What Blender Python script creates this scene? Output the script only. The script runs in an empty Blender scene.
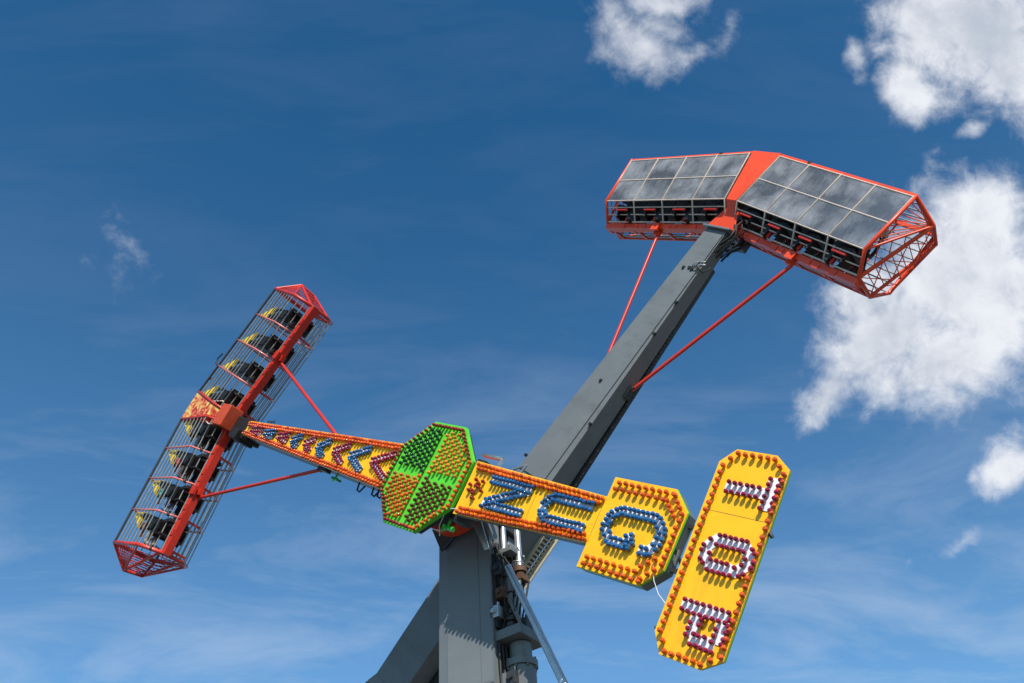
import bpy, bmesh, math, random
from mathutils import Vector, Matrix, Euler
random.seed(7)
rad = math.radians
scene = bpy.context.scene
COL = scene.collection

# ------------------------------------------------------------------ helpers
def tag(o, label=None, cat=None, group=None, kind=None):
    if label: o['label'] = label
    if cat: o['category'] = cat
    if group: o['group'] = group
    if kind: o['kind'] = kind
    return o

def empty(name, loc=(0, 0, 0), rot=(0, 0, 0), parent=None):
    o = bpy.data.objects.new(name, None)
    o.empty_display_size = 0.3
    o.location = loc
    o.rotation_euler = rot
    COL.objects.link(o)
    if parent: o.parent = parent
    return o

class MB:
    """collects simple shapes into one mesh"""
    def __init__(s):
        s.v = []; s.f = []; s.m = []; s.sm = []
    def add(s, verts, faces, m=0, smooth=False):
        b = len(s.v)
        s.v += [tuple(p) for p in verts]
        for f in faces:
            s.f.append([b + i for i in f]); s.m.append(m); s.sm.append(smooth)
        return s
    def hexa(s, p, m=0):
        """8 corners: 0-3 bottom loop, 4-7 top loop"""
        return s.add(p, [(3, 2, 1, 0), (4, 5, 6, 7), (0, 1, 5, 4), (1, 2, 6, 5), (2, 3, 7, 6), (3, 0, 4, 7)], m)
    def box(s, x0, x1, y0, y1, z0, z1, m=0):
        return s.hexa([(x0, y0, z0), (x1, y0, z0), (x1, y1, z0), (x0, y1, z0), (x0, y0, z1), (x1, y0, z1), (x1, y1, z1), (x0, y1, z1)], m)
    def bar(s, a, b, w, h, up=(0, 1, 0), m=0):
        """rectangular bar from a to b; w across 'up', h along 'up'"""
        a = Vector(a); b = Vector(b); d = (b - a).normalized(); u = Vector(up); u = (u - d * u.dot(d)).normalized(); r = d.cross(u)
        c = []
        for P in (a, b):
            for i, j in ((-1, -1), (1, -1), (1, 1), (-1, 1)):
                c.append(P + r * (i * w / 2) + u * (j * h / 2))
        return s.hexa(c, m)
    def prism(s, poly, y0, y1, m=0, msides=None):
        """polygon in XZ (counter-clockwise seen from -Y) extruded along Y"""
        n = len(poly)
        v = [(x, y0, z) for x, z in poly] + [(x, y1, z) for x, z in poly]
        s.add(v, [tuple(range(n)), tuple(range(2 * n - 1, n - 1, -1))], m)
        s.add(v, [(i, i + n, (i + 1) % n + n, (i + 1) % n) for i in range(n)], m if msides is None else msides)
        return s
    def loft(s, la, lb, m=0):
        n = len(la)
        s.add(list(la) + list(lb), [tuple(range(n - 1, -1, -1)), tuple(range(n, 2 * n))] + [(i, (i + 1) % n, (i + 1) % n + n, i + n) for i in range(n)], m)
        return s
    def tube(s, pts, r, n=8, m=0, closed=False, r2=None):
        pts = [Vector(p) for p in pts]; k = len(pts)
        rings = []; ref = None
        for i, p in enumerate(pts):
            if closed: d = pts[(i + 1) % k] - pts[i - 1]
            elif i == 0: d = pts[1] - p
            elif i == k - 1: d = p - pts[i - 1]
            else: d = (pts[i + 1] - p).normalized() + (p - pts[i - 1]).normalized()
            d.normalize()
            if ref is None:
                ref = Vector((0, 1, 0)) if abs(d.y) < .9 else Vector((1, 0, 0))
            u = (ref - d * ref.dot(d))
            if u.length < 1e-4: u = d.orthogonal()
            u.normalize(); w = d.cross(u); ref = u
            rr = r if r2 is None else r + (r2 - r) * i / (k - 1)
            rings.append([p + (u * math.cos(2 * math.pi * j / n) + w * math.sin(2 * math.pi * j / n)) * rr for j in range(n)])
        v = [q for ring in rings for q in ring]; f = []
        for i in range(k if closed else k - 1):
            a = i * n; b = ((i + 1) % k) * n
            for j in range(n):
                f.append((a + j, b + j, b + (j + 1) % n, a + (j + 1) % n))
        s.add(v, f, m, n > 5)
        if not closed:
            s.add(rings[0], [tuple(range(n))], m); s.add(rings[-1], [tuple(range(n - 1, -1, -1))], m)
        return s
    def cyl(s, a, b, r, n=24, m=0, r2=None):
        return s.tube([a, b], r, n, m, r2=r2)
    def lathe(s, prof, n, c, axis='-y', m=0):
        """profile (radius, height) revolved round an axis through c"""
        v = []; f = []
        for (r, h) in prof:
            for j in range(n):
                a = 2 * math.pi * j / n
                if axis == '-y': v.append((c[0] + r * math.cos(a), c[1] - h, c[2] + r * math.sin(a)))
                else: v.append((c[0] + r * math.cos(a), c[1] + r * math.sin(a), c[2] + h))
        for i in range(len(prof) - 1):
            for j in range(n):
                f.append((i * n + j, i * n + (j + 1) % n, (i + 1) * n + (j + 1) % n, (i + 1) * n + j))
        s.add(v, f, m, True)
        e = (len(prof) - 1) * n
        s.add(v[e:], [tuple(range(n))], m, True)
        return s
    def mesh(s, name, mats, bevel=0):
        me = bpy.data.meshes.new(name)
        me.from_pydata(s.v, [], s.f)
        for mt in (mats if isinstance(mats, (list, tuple)) else [mats]): me.materials.append(mt)
        me.polygons.foreach_set('material_index', s.m)
        me.polygons.foreach_set('use_smooth', s.sm)
        bm = bmesh.new(); bm.from_mesh(me); bmesh.ops.recalc_face_normals(bm, faces=bm.faces)
        bm.to_mesh(me); bm.free(); me.update()
        return me
    def build(s, name, mats, parent=None, loc=None, bevel=0):
        o = bpy.data.objects.new(name, s.mesh(name, mats))
        COL.objects.link(o)
        if parent: o.parent = parent
        if loc: o.location = loc
        if bevel:
            b = o.modifiers.new('bevel', 'BEVEL'); b.width = bevel; b.segments = 2; b.limit_method = 'ANGLE'; b.angle_limit = rad(40)
        return o

# ------------------------------------------------------------------ materials
def mat(name, col, rough=.5, metal=0., var=.12, scale=6., bump=0., spec=.5, dirt=None, coat=0.):
    """painted surface with uneven tone, faint grime and gloss variation"""
    m = bpy.data.materials.new(name); m.use_nodes = True
    nt = m.node_tree; N = nt.nodes; Lk = nt.links
    b = N['Principled BSDF']
    tc = N.new('ShaderNodeTexCoord')
    no = N.new('ShaderNodeTexNoise'); no.inputs['Scale'].default_value = scale; no.inputs['Detail'].default_value = 6; no.inputs['Roughness'].default_value = .65
    Lk.new(tc.outputs['Object'], no.inputs['Vector'])
    mr = N.new('ShaderNodeMapRange'); mr.inputs['From Min'].default_value = .3; mr.inputs['From Max'].default_value = .7
    mr.inputs['To Min'].default_value = 1 - var; mr.inputs['To Max'].default_value = 1 + var
    Lk.new(no.outputs['Fac'], mr.inputs['Value'])
    hs = N.new('ShaderNodeHueSaturation'); hs.inputs['Color'].default_value = (*col, 1)
    Lk.new(mr.outputs['Result'], hs.inputs['Value'])
    out = hs.outputs['Color']
    if dirt:
        n2 = N.new('ShaderNodeTexNoise'); n2.inputs['Scale'].default_value = scale * .45; n2.inputs['Detail'].default_value = 9; n2.inputs['Roughness'].default_value = .75
        mp = N.new('ShaderNodeMapping'); mp.inputs['Scale'].default_value = (1, 1, .35); Lk.new(tc.outputs['Object'], mp.inputs['Vector']); Lk.new(mp.outputs['Vector'], n2.inputs['Vector'])
        r2 = N.new('ShaderNodeMapRange'); r2.inputs['From Min'].default_value = .52; r2.inputs['From Max'].default_value = .78; r2.inputs['To Max'].default_value = dirt[1]
        Lk.new(n2.outputs['Fac'], r2.inputs['Value'])
        mx = N.new('ShaderNodeMix'); mx.data_type = 'RGBA'; mx.inputs['B'].default_value = (*dirt[0], 1)
        Lk.new(r2.outputs['Result'], mx.inputs['Factor']); Lk.new(out, mx.inputs['A']); out = mx.outputs['Result']
    Lk.new(out, b.inputs['Base Color'])
    rr = N.new('ShaderNodeMapRange'); rr.inputs['To Min'].default_value = max(.03, rough - .12); rr.inputs['To Max'].default_value = min(1, rough + .14)
    Lk.new(no.outputs['Fac'], rr.inputs['Value']); Lk.new(rr.outputs['Result'], b.inputs['Roughness'])
    b.inputs['Metallic'].default_value = metal
    b.inputs['Specular IOR Level'].default_value = spec
    b.inputs['Coat Weight'].default_value = coat
    if bump:
        bp = N.new('ShaderNodeBump'); bp.inputs['Strength'].default_value = bump; bp.inputs['Distance'].default_value = .02
        Lk.new(no.outputs['Fac'], bp.inputs['Height']); Lk.new(bp.outputs['Normal'], b.inputs['Normal'])
    return m

M = {}
M['yellow'] = mat('yellow_board_paint', (.93, .475, .005), .38, var=.06, scale=2.5, dirt=((.48, .20, .015), .5))
M['green'] = mat('green_board_paint', (.10, .58, .025), .35, var=.08, scale=3)
M['green_part'] = mat('green_bracket_paint', (.03, .5, .05), .35, var=.1)
M['white'] = mat('white_letter_paint', (.80, .79, .83), .35, var=.05)
M['orange_lamp'] = mat('orange_lamp_plastic', (.62, .085, .006), .24, var=.25, scale=1.7, coat=.25)
M['amber_lamp'] = mat('amber_lamp_plastic', (.66, .20, .012), .24, var=.2, scale=1.7, coat=.25)
M['red_lamp'] = mat('red_lamp_plastic', (.26, .016, .010), .22, var=.25, scale=1.7, coat=.3)
M['crimson_lamp'] = mat('crimson_lamp_plastic', (.24, .004, .032), .22, var=.2, scale=1.7, coat=.3)
M['blue_lamp'] = mat('blue_lamp_plastic', (.011, .095, .25), .2, var=.2, scale=1.7, coat=.3)
M['dark_lamp'] = mat('dark_green_lamp_plastic', (.008, .035, .014), .2, var=.2, scale=1.7, coat=.3)
M['maroon_lamp'] = mat('maroon_lamp_plastic', (.11, .012, .008), .22, var=.25, scale=1.7, coat=.3)
M['steel'] = mat('grey_painted_steel', (.138, .148, .151), .5, var=.08, scale=1.6, bump=.03, dirt=((.055, .048, .04), .75))
M['steel_tower'] = mat('tower_grey_paint', (.150, .163, .168), .5, var=.07, scale=1.2, bump=.03, dirt=((.07, .065, .06), .45))
M['dark'] = mat('dark_grey_paint', (.028, .03, .034), .5, var=.2, dirt=((.08, .07, .06), .4))
M['black'] = mat('black_plastic', (.009, .009, .010), .55, var=.3)
M['rubber'] = mat('black_rubber_hose', (.012, .012, .012), .6, var=.3)
M['orange'] = mat('orange_red_paint', (.80, .068, .014), .36, var=.08, scale=2.2, dirt=((.30, .03, .01), .45))
M['red'] = mat('red_paint', (.52, .026, .011), .36, var=.1, scale=2.4, dirt=((.22, .02, .01), .5))
M['dull_orange'] = mat('dull_orange_paint', (.52, .062, .016), .5, var=.15, dirt=((.2, .03, .01), .5))
M['glare_red'] = mat('glare_red_paint', (.60, .14, .11), .28, var=.25, scale=5, coat=.3)  # red lightened to put the sun glare on the hoops into the colour
M['cream'] = mat('cream_paint', (.62, .50, .41), .42, var=.12, dirt=((.35, .2, .12), .45))
M['bar'] = mat('bare_steel_bar', (.36, .35, .32), .38, metal=.55, var=.2, scale=9, dirt=((.12, .10, .08), .5))
M['chrome'] = mat('polished_rod', (.50, .51, .53), .36, metal=.7, var=.08)
M['zinc'] = mat('zinc_plated_steel', (.5, .5, .49), .35, metal=.8, var=.18)
M['brown'] = mat('rusty_clamp', (.10, .045, .022), .7, var=.3, scale=12)
M['beige'] = mat('beige_cable_tray', (.46, .40, .29), .55, var=.15, scale=8, dirt=((.12, .09, .06), .6))
M['headrest'] = mat('yellow_headrest_pad', (.74, .50, .02), .5, var=.15)
M['wire'] = mat('white_wire', (.75, .73, .70), .5)
M['skin'] = mat('skin', (.48, .26, .17), .5, var=.1, scale=20)
M['hair'] = mat('brown_hair', (.035, .02, .012), .6, var=.3, scale=40)

def glass_mat():
    m = bpy.data.materials.new('scratched_clear_window'); m.use_nodes = True
    nt = m.node_tree; N = nt.nodes; L = nt.links
    N.remove(N['Principled BSDF']); out = N['Material Output']
    tc = N.new('ShaderNodeTexCoord')
    n1 = N.new('ShaderNodeTexNoise'); n1.inputs['Scale'].default_value = 1.5; n1.inputs['Detail'].default_value = 5; n1.inputs['Roughness'].default_value = .55; n1.inputs['Distortion'].default_value = .25
    L.new(tc.outputs['Object'], n1.inputs['Vector'])
    mr = N.new('ShaderNodeMapRange'); mr.inputs['From Min'].default_value = .38; mr.inputs['From Max'].default_value = .70; mr.inputs['To Min'].default_value = .12; mr.inputs['To Max'].default_value = .48
    n3 = N.new('ShaderNodeTexNoise'); n3.inputs['Scale'].default_value = 26; n3.inputs['Detail'].default_value = 4; n3.inputs['Roughness'].default_value = .8
    mp = N.new('ShaderNodeMapping'); mp.inputs['Rotation'].default_value = (0, .5, 0); mp.inputs['Scale'].default_value = (1, 1, .12); L.new(tc.outputs['Object'], mp.inputs['Vector']); L.new(mp.outputs['Vector'], n3.inputs['Vector'])
    ad = N.new('ShaderNodeMath'); ad.operation = 'MULTIPLY_ADD'; ad.inputs[1].default_value = .30; L.new(n3.outputs['Fac'], ad.inputs[0])
    sb = N.new('ShaderNodeMath'); sb.operation = 'SUBTRACT'; sb.inputs[1].default_value = .15; L.new(n1.outputs['Fac'], sb.inputs[0]); L.new(sb.outputs[0], ad.inputs[2]); L.new(ad.outputs[0], mr.inputs['Value'])
    tr = N.new('ShaderNodeBsdfTransparent'); tr.inputs['Color'].default_value = (.80, .80, .81, 1)
    df = N.new('ShaderNodeBsdfDiffuse'); df.inputs['Color'].default_value = (.60, .60, .62, 1)
    mx = N.new('ShaderNodeMixShader'); L.new(mr.outputs['Result'], mx.inputs['Fac']); L.new(tr.outputs[0], mx.inputs[1]); L.new(df.outputs[0], mx.inputs[2])
    gl = N.new('ShaderNodeBsdfGlossy'); gl.inputs['Roughness'].default_value = .18
    fr = N.new('ShaderNodeFresnel'); fr.inputs['IOR'].default_value = 1.45
    mx2 = N.new('ShaderNodeMixShader'); L.new(fr.outputs[0], mx2.inputs['Fac']); L.new(mx.outputs[0], mx2.inputs[1]); L.new(gl.outputs[0], mx2.inputs[2])
    L.new(mx2.outputs[0], out.inputs['Surface'])
    return m
M['glass'] = glass_mat()

def mural_mat():
    """airbrushed yellow, orange and red panel"""
    m = mat('airbrushed_panel', (.7, .1, .03), .4, var=.1)
    nt = m.node_tree; N = nt.nodes; L = nt.links; b = N['Principled BSDF']
    tc = N.new('ShaderNodeTexCoord')
    n = N.new('ShaderNodeTexNoise'); n.inputs['Scale'].default_value = 3.4; n.inputs['Detail'].default_value = 2; n.inputs['Distortion'].default_value = 1.6
    L.new(tc.outputs['Object'], n.inputs['Vector'])
    cr = N.new('ShaderNodeValToRGB'); e = cr.color_ramp.elements
    e[0].position = .42; e[0].color = (.42, .03, .015, 1); e[1].position = .62; e[1].color = (.70, .56, .14, 1)
    k = e.new(.5); k.color = (.72, .16, .05, 1)
    L.new(n.outputs['Fac'], cr.inputs['Fac']); L.new(cr.outputs['Color'], b.inputs['Base Color'])
    return m
M['mural'] = mural_mat()

# ------------------------------------------------------------------ camera (standing on the ground beside the ride)
HZ = 11.714                      # height of the two hubs
A_DIR, B_DIR = -35.56, 40.36     # directions of the sign end of the front arm and of the rear arm's gondola end
cam_d = bpy.data.cameras.new('camera'); cam = bpy.data.objects.new('camera', cam_d); COL.objects.link(cam)
fwd = Vector((-0.38490875, 0.59956939, 0.70168497)); up = Vector((0.44669727, -0.54426656, 0.71009539)); rgt = fwd.cross(up)
Rm = Matrix((rgt, up, -fwd)).transposed()
cam.matrix_world = Matrix.Translation(Vector((9.05647, -10.54901, 1.65))) @ Rm.to_4x4()
cam_d.sensor_width = 36; cam_d.lens = 36 * 853.018 / 1024; cam_d.clip_end = 20000; cam_d.clip_start = .1
scene.camera = cam
CAMP = Vector((9.05647, -10.54901, 1.65))

# ------------------------------------------------------------------ light
SUN_FROM = Vector((.99, -1.0, 1.02)).normalized()
sd = bpy.data.lights.new('sun', 'SUN'); sd.energy = 4.6; sd.angle = rad(.53); sd.color = (1, .955, .89)
so = bpy.data.objects.new('sun', sd); COL.objects.link(so); so.rotation_euler = SUN_FROM.to_track_quat('Z', 'Y').to_euler(); so.location = (20, -20, 40)

SKY_STRENGTH = .085
def make_world():
    w = bpy.data.worlds.new('World'); scene.world = w; w.use_nodes = True
    nt = w.node_tree; N = nt.nodes; L = nt.links
    bg = N['Background']; bg.inputs['Strength'].default_value = SKY_STRENGTH
    sky = N.new('ShaderNodeTexSky'); sky.sky_type = 'NISHITA'; sky.sun_disc = False
    sky.sun_elevation = math.asin(SUN_FROM.z); sky.sun_rotation = math.atan2(SUN_FROM.x, SUN_FROM.y)
    sky.altitude = 200; sky.air_density = 1.0; sky.dust_density = .6; sky.ozone_density = 2.2
    tc = N.new('ShaderNodeTexCoord')
    def vm(op, a, b=None):
        n = N.new('ShaderNodeVectorMath'); n.operation = op
        for i, x in enumerate((a, b)):
            if x is None: continue
            if hasattr(x, 'default_value') or hasattr(x, 'links'): L.new(x, n.inputs[i])
            else: n.inputs[i].default_value = x
        return n
    def ma(op, a, b=None, c=None, clamp=False):
        n = N.new('ShaderNodeMath'); n.operation = op; n.use_clamp = clamp
        for i, x in enumerate((a, b, c)):
            if x is None: continue
            if isinstance(x, (int, float)): n.inputs[i].default_value = x
            else: L.new(x, n.inputs[i])
        return n.outputs[0]
    D = vm('NORMALIZE', tc.outputs['Generated']).outputs['Vector']
    # gnomonic map of the part of the sky that holds the clouds (fixed compass directions)
    dz = vm('DOT_PRODUCT', D, tuple(fwd)).outputs['Value']; dx = vm('DOT_PRODUCT', D, tuple(rgt)).outputs['Value']; dy = vm('DOT_PRODUCT', D, tuple(up)).outputs['Value']
    front = ma('GREATER_THAN', dz, .15); dzc = ma('MAXIMUM', dz, .15)
    cb = N.new('ShaderNodeCombineXYZ'); L.new(ma('DIVIDE', dx, dzc), cb.inputs[0]); L.new(ma('DIVIDE', dy, dzc), cb.inputs[1])
    P0 = cb.outputs[0]
    def noise(vec, sc, det, ro, dist=0.):
        n = N.new('ShaderNodeTexNoise'); n.inputs['Scale'].default_value = sc; n.inputs['Detail'].default_value = det; n.inputs['Roughness'].default_value = ro; n.inputs['Distortion'].default_value = dist
        L.new(vec, n.inputs['Vector']); return n
    wn = noise(P0, 7., 5, .6)
    wv = vm('SCALE', vm('SUBTRACT', wn.outputs['Color'], (.5, .5, .5)).outputs['Vector']); wv.inputs['Scale'].default_value = .075
    P = vm('ADD', P0, wv.outputs['Vector']).outputs['Vector']
    def blob(cx, cy, rx, ry, ang=0., wt=1.):
        # ellipse, in units of a 1024-wide view of that part of the sky
        mp = N.new('ShaderNodeMapping'); mp.vector_type = 'TEXTURE'
        mp.inputs['Location'].default_value = ((cx - 512) / 853., (341.5 - cy) / 853., 0)
        mp.inputs['Rotation'].default_value = (0, 0, rad(ang)); mp.inputs['Scale'].default_value = (rx / 853., ry / 853., 1)
        L.new(P, mp.inputs['Vector'])
        ln = vm('LENGTH', mp.outputs['Vector']).outputs['Value']
        return ma('MULTIPLY', ma('SUBTRACT', 1., ma('MULTIPLY', ln, .8)), wt)
    thick = [(975, 30, 105, 80, 0, 1.1), (912, 92, 36, 38, 30, .9), (925, 20, 40, 50, 0, .9), (1005, 72, 66, 45, 0, .95), (880, 55, 26, 14, 35, .55),
             (965, 270, 90, 90, 0, 1.05), (885, 330, 75, 60, 35, 1.0), (945, 360, 85, 52, 12, 1.0), (995, 300, 70, 90, 0, 1.0), (828, 395, 26, 58, -36, .8), (985, 215, 62, 40, 0, .85), (865, 295, 44, 44, 0, .85),
             (1010, 460, 42, 26, 25, .8)]
    thin = [(614, 22, 34, 46, 24, .60), (650, 44, 62, 28, -10, .62), (692, 46, 48, 18, 14, .58), (728, 28, 15, 42, -22, .42), (668, -4, 62, 20, 0, .66), (665, 24, 60, 26, 0, .44),
            (858, 62, 15, 32, 10, .62), (882, 58, 34, 14, 32, .5), (975, 127, 30, 9, 28, .46),
            (973, 472, 12, 11, 0, .52), (967, 540, 18, 10, 25, .40), (127, 246, 22, 26, -20, .03), (912, 555, 14, 8, 0, .15), (935, 160, 12, 9, 0, .2)]
    def union(bs):
        o = None
        for b in bs:
            x = blob(*b)
            o = x if o is None else ma('SMOOTH_MAX', o, x, .12)
        return o
    thin = [b[:5] + (b[5] + .10,) for b in thin]; fa = union(thick); fb = union(thin)
    n1a = noise(P0, 10., 9, .60, .2).outputs['Fac']; n1b = noise(P0, 27., 8, .66, .4).outputs['Fac']; n1 = ma('ADD', ma('MULTIPLY', n1a, .62), ma('MULTIPLY', n1b, .38)); n2 = noise(P0, 4., 4, .5).outputs['Fac']
    def dens(f, amp, lo, hi):
        x = ma('ADD', f, ma('MULTIPLY', ma('SUBTRACT', n1, .5), amp))
        mr = N.new('ShaderNodeMapRange'); mr.interpolation_type = 'SMOOTHSTEP'; mr.inputs['From Min'].default_value = lo; mr.inputs['From Max'].default_value = hi
        L.new(x, mr.inputs['Value']); return mr.outputs['Result']
    da = dens(fa, 1.85, .02, .74); db = ma('MULTIPLY', dens(fb, 2.1, .04, .90), .80)
    d = ma('MULTIPLY', ma('MAXIMUM', da, db), front)
    # thin high streaks
    mp = N.new('ShaderNodeMapping'); mp.inputs['Rotation'].default_value = (0, 0, rad(14)); mp.inputs['Scale'].default_value = (1.1, 4.2, 1); L.new(P0, mp.inputs['Vector'])
    cir = noise(mp.outputs['Vector'], 2.2, 7, .62, .5).outputs['Fac']
    mr = N.new('ShaderNodeMapRange'); mr.inputs['From Min'].default_value = .45; mr.inputs['From Max'].default_value = .85; mr.inputs['To Max'].default_value = .60; L.new(cir, mr.inputs['Value'])
    low = N.new('ShaderNodeMapRange'); low.inputs['From Min'].default_value = .05; low.inputs['From Max'].default_value = -.38; low.inputs['To Min'].default_value = .08; low.inputs['To Max'].default_value = 1.
    sp = N.new('ShaderNodeSeparateXYZ'); L.new(P0, sp.inputs[0]); L.new(sp.outputs['Y'], low.inputs['Value'])
    cirrus = ma('MULTIPLY', ma('MULTIPLY', mr.outputs['Result'], low.outputs['Result']), front)
    # cloud brightness: bright rims and billows, greyer thick middles
    g = N.new('ShaderNodeMapRange'); g.inputs['From Min'].default_value = .15; g.inputs['From Max'].default_value = 1.65; g.interpolation_type = 'SMOOTHSTEP'
    PS = vm('ADD', P0, (.010, .013, 0)).outputs['Vector']
    sa = noise(PS, 10., 9, .60, .2).outputs['Fac']; sb = noise(PS, 27., 8, .66, .4).outputs['Fac']
    relief = ma('SUBTRACT', n1, ma('ADD', ma('MULTIPLY', sa, .62), ma('MULTIPLY', sb, .38)))
    fmax = ma('MAXIMUM', fa, ma('MULTIPLY', fb, .7))
    L.new(ma('SUBTRACT', ma('ADD', fmax, ma('MULTIPLY', ma('SUBTRACT', n2, .5), 2.2)), ma('MULTIPLY', relief, 2.4)), g.inputs['Value'])
    cc = N.new('ShaderNodeMix'); cc.data_type = 'RGBA'; k = 1 / SKY_STRENGTH
    cc.inputs['A'].default_value = (.72 * k, .74 * k, .79 * k, 1); cc.inputs['B'].default_value = (.42 * k, .47 * k, .55 * k, 1)
    L.new(g.outputs['Result'], cc.inputs['Factor'])
    tint = N.new('ShaderNodeMix'); tint.data_type = 'RGBA'; tint.blend_type = 'MULTIPLY'; tint.inputs['Factor'].default_value = 1; 
    tr = N.new('ShaderNodeMapRange'); tr.inputs['From Min'].default_value = .85; tr.inputs['From Max'].default_value = .40; se = N.new('ShaderNodeSeparateXYZ'); L.new(D, se.inputs[0]); L.new(se.outputs['Z'], tr.inputs['Value'])
    tg = N.new('ShaderNodeMix'); tg.data_type = 'RGBA'; tg.inputs['A'].default_value = (*SKY_TINT, 1); tg.inputs['B'].default_value = (*SKY_TINT_LOW, 1); L.new(tr.outputs['Result'], tg.inputs['Factor']); L.new(tg.outputs['Result'], tint.inputs['B'])
    L.new(sky.outputs['Color'], tint.inputs['A'])
    m1 = N.new('ShaderNodeMix'); m1.data_type = 'RGBA'; L.new(cirrus, m1.inputs['Factor']); L.new(tint.outputs['Result'], m1.inputs['A']); m1.inputs['B'].default_value = (.55 * k, .62 * k, .72 * k, 1)
    m2 = N.new('ShaderNodeMix'); m2.data_type = 'RGBA'; L.new(d, m2.inputs['Factor']); L.new(m1.outputs['Result'], m2.inputs['A']); L.new(cc.outputs['Result'], m2.inputs['B'])
    L.new(m2.outputs['Result'], bg.inputs['Color'])
SKY_TINT = (.34, 1.06, 1.40); SKY_TINT_LOW = (.98, 1.46, 1.62)
make_world()

# ------------------------------------------------------------------ ground (below the picture)
def ground():
    m = mat('fairground_asphalt', (.13, .125, .115), .9, var=.25, scale=.6, bump=.2, dirt=((.07, .068, .06), .6))
    b = MB(); b.add([(-9000, -9000, 0), (9000, -9000, 0), (9000, 9000, 0), (-9000, 9000, 0)], [(0, 1, 2, 3)])
    tag(b.build('ground', m), kind='structure')
ground()

# ------------------------------------------------------------------ tower
def tower():
    t = empty('support_tower', (0, 0, 0))
    tag(t, 'grey steel support tower under the green octagon, hydraulic gear on its right side', 'tower')
    z1 = HZ - .15
    c = MB()
    c.box(-.50, .56, 1.27, 1.62, .5, z1)                   # front box
    c.box(-.30, .34, 1.62, 2.05, .5, z1 - .1)              # web
    c.box(-.50, .48, 2.05, 2.36, .5, z1)                   # rear box
    c.build('column', M['steel_tower'], t, bevel=.012)
    f = MB(); f.hexa([(-.745, 1.33, .5), (-.503, 1.285, .5), (-.503, 1.5, .5), (-.745, 1.5, .5), (-.745, 1.33, z1 - .25), (-.503, 1.285, z1 - .25), (-.503, 1.5, z1 - .25), (-.745, 1.5, z1 - .25)])
    f.build('edge_flange', M['steel_tower'], t, bevel=.008)
    s = MB()
    s.box(.27, .283, 1.262, 1.272, 1, HZ - .6); s.box(.548, .572, 1.255, 1.30, 1, HZ - .5)
    for z in (HZ - 3.9, HZ - 6.2, HZ - 8.5): s.box(-.51, .57, 1.258, 1.28, z, z + .05)
    s.build('weld_strip', M['steel'], t)
    hd = MB(); hd.cyl((0, 1.17, HZ), (0, 2.42, HZ), .62, 40); hd.box(-.62, .60, 1.22, 2.38, HZ - .62, HZ - .16)
    hd.build('hub_housing', M['dark'], t, bevel=.01)
    gs = MB()
    gs.hexa([(-.66, 1.0, HZ - .5), (.1, 1.0, HZ - .5), (.1, 1.32, HZ - .5), (-.66, 1.32, HZ - .5), (-.66, 1.28, HZ - .86), (-.45, 1.28, HZ - .8), (-.45, 1.33, HZ - .8), (-.66, 1.33, HZ - .86)])
    gs.bar((-.55, 1.25, HZ - .88), (.35, 1.05, HZ - .55), .045, .045)
    gs.build('gusset', M['dark'], t)
    # right side machinery
    d = MB()
    d.hexa([(.48, 1.32, HZ - 3.16), (1.12, 1.32, HZ - 3.16), (1.12, 2.1, HZ - 3.16), (.48, 2.1, HZ - 3.16), (.48, 1.32, HZ - 2.98), (1.12, 1.32, HZ - 2.98), (1.12, 2.1, HZ - 2.98), (.48, 2.1, HZ - 2.98)])
    d.bar((.56, 1.45, HZ - 1.7), (1.0, 1.6, HZ - 2.98), .05, .1); d.box(.57, .9, 1.5, 1.9, HZ - 1.35, HZ - 1.25)
    d.build('bracket_shelf', M['steel'], t, bevel=.01)
    g = MB()
    cx, cy = .83, 1.72
    g.cyl((cx, cy, HZ - 3.18), (cx, cy, HZ - 3.5), .20, 24); g.cyl((cx, cy, HZ - 3.5), (cx, cy, HZ - 3.62), .29, 24); g.cyl((cx, cy, HZ - 3.62), (cx, cy, HZ - 4.7), .25, 24)
    g.box(cx - .32, cx - .12, cy - .34, cy - .1, HZ - 4.2, HZ - 3.75); g.box(cx + .05, cx + .25, cy - .30, cy - .1, HZ - 4.3, HZ - 3.7)
    for k in range(8):
        a = k * math.pi / 4 + .2; g.cyl((cx + .26 * math.cos(a), cy + .26 * math.sin(a), HZ - 3.66), (cx + .26 * math.cos(a), cy + .26 * math.sin(a), HZ - 3.46), .022, 6)
    g.build('drive_motor', M['steel'], t)
    g2 = MB(); g2.cyl((.70, 1.6, HZ - 1.55), (.74, 1.6, HZ - 2.98), .075, 16)
    g2.build('jacket_tube', M['steel'], t)
    g3 = MB()
    for (z, r) in ((HZ - 2.97, .17), (HZ - 2.87, .12), (HZ - 2.76, .14), (HZ - 2.62, .11)): g3.cyl((.735, 1.6, z), (.735, 1.6, z + .07), r, 18)
    g3.build('coupling', M['dark'], t)
    for (x, y, za, zb) in ((.57, 1.75, -.45, -1.25), (.88, 1.8, -.72, -1.62)):
        o = MB(); o.cyl((x, y, HZ + za), (x, y, HZ + zb), .062, 18); r_ = o.build('hydraulic_rod', M['chrome'], t)
        q = MB(); q.cyl((x, y, HZ + zb), (x, y, HZ + zb - .10), .13, 18); q.cyl((x, y, HZ + zb - .1), (x, y, HZ + zb - .2), .09, 18); 
        q.box(x - .14, x + .14, y - .16, y + .06, HZ + zb - .32, HZ + zb - .2)
        q.build('clamp', M['brown'], r_)
        q = MB(); q.tube([(x + .11 * math.cos(a), y - .12 * math.sin(a) - .02, HZ + zb + .05 + .03 * a) for a in [i * .5 for i in range(13)]], .016, 6); q.build('hose_loop', M['zinc'], r_); q = MB(); q.cyl((x - .03, y - .1, HZ + zb - .5), (x + .03, y - .1, HZ + zb - .3), .055, 14)
        q.build('fitting', M['zinc'], r_)
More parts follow.
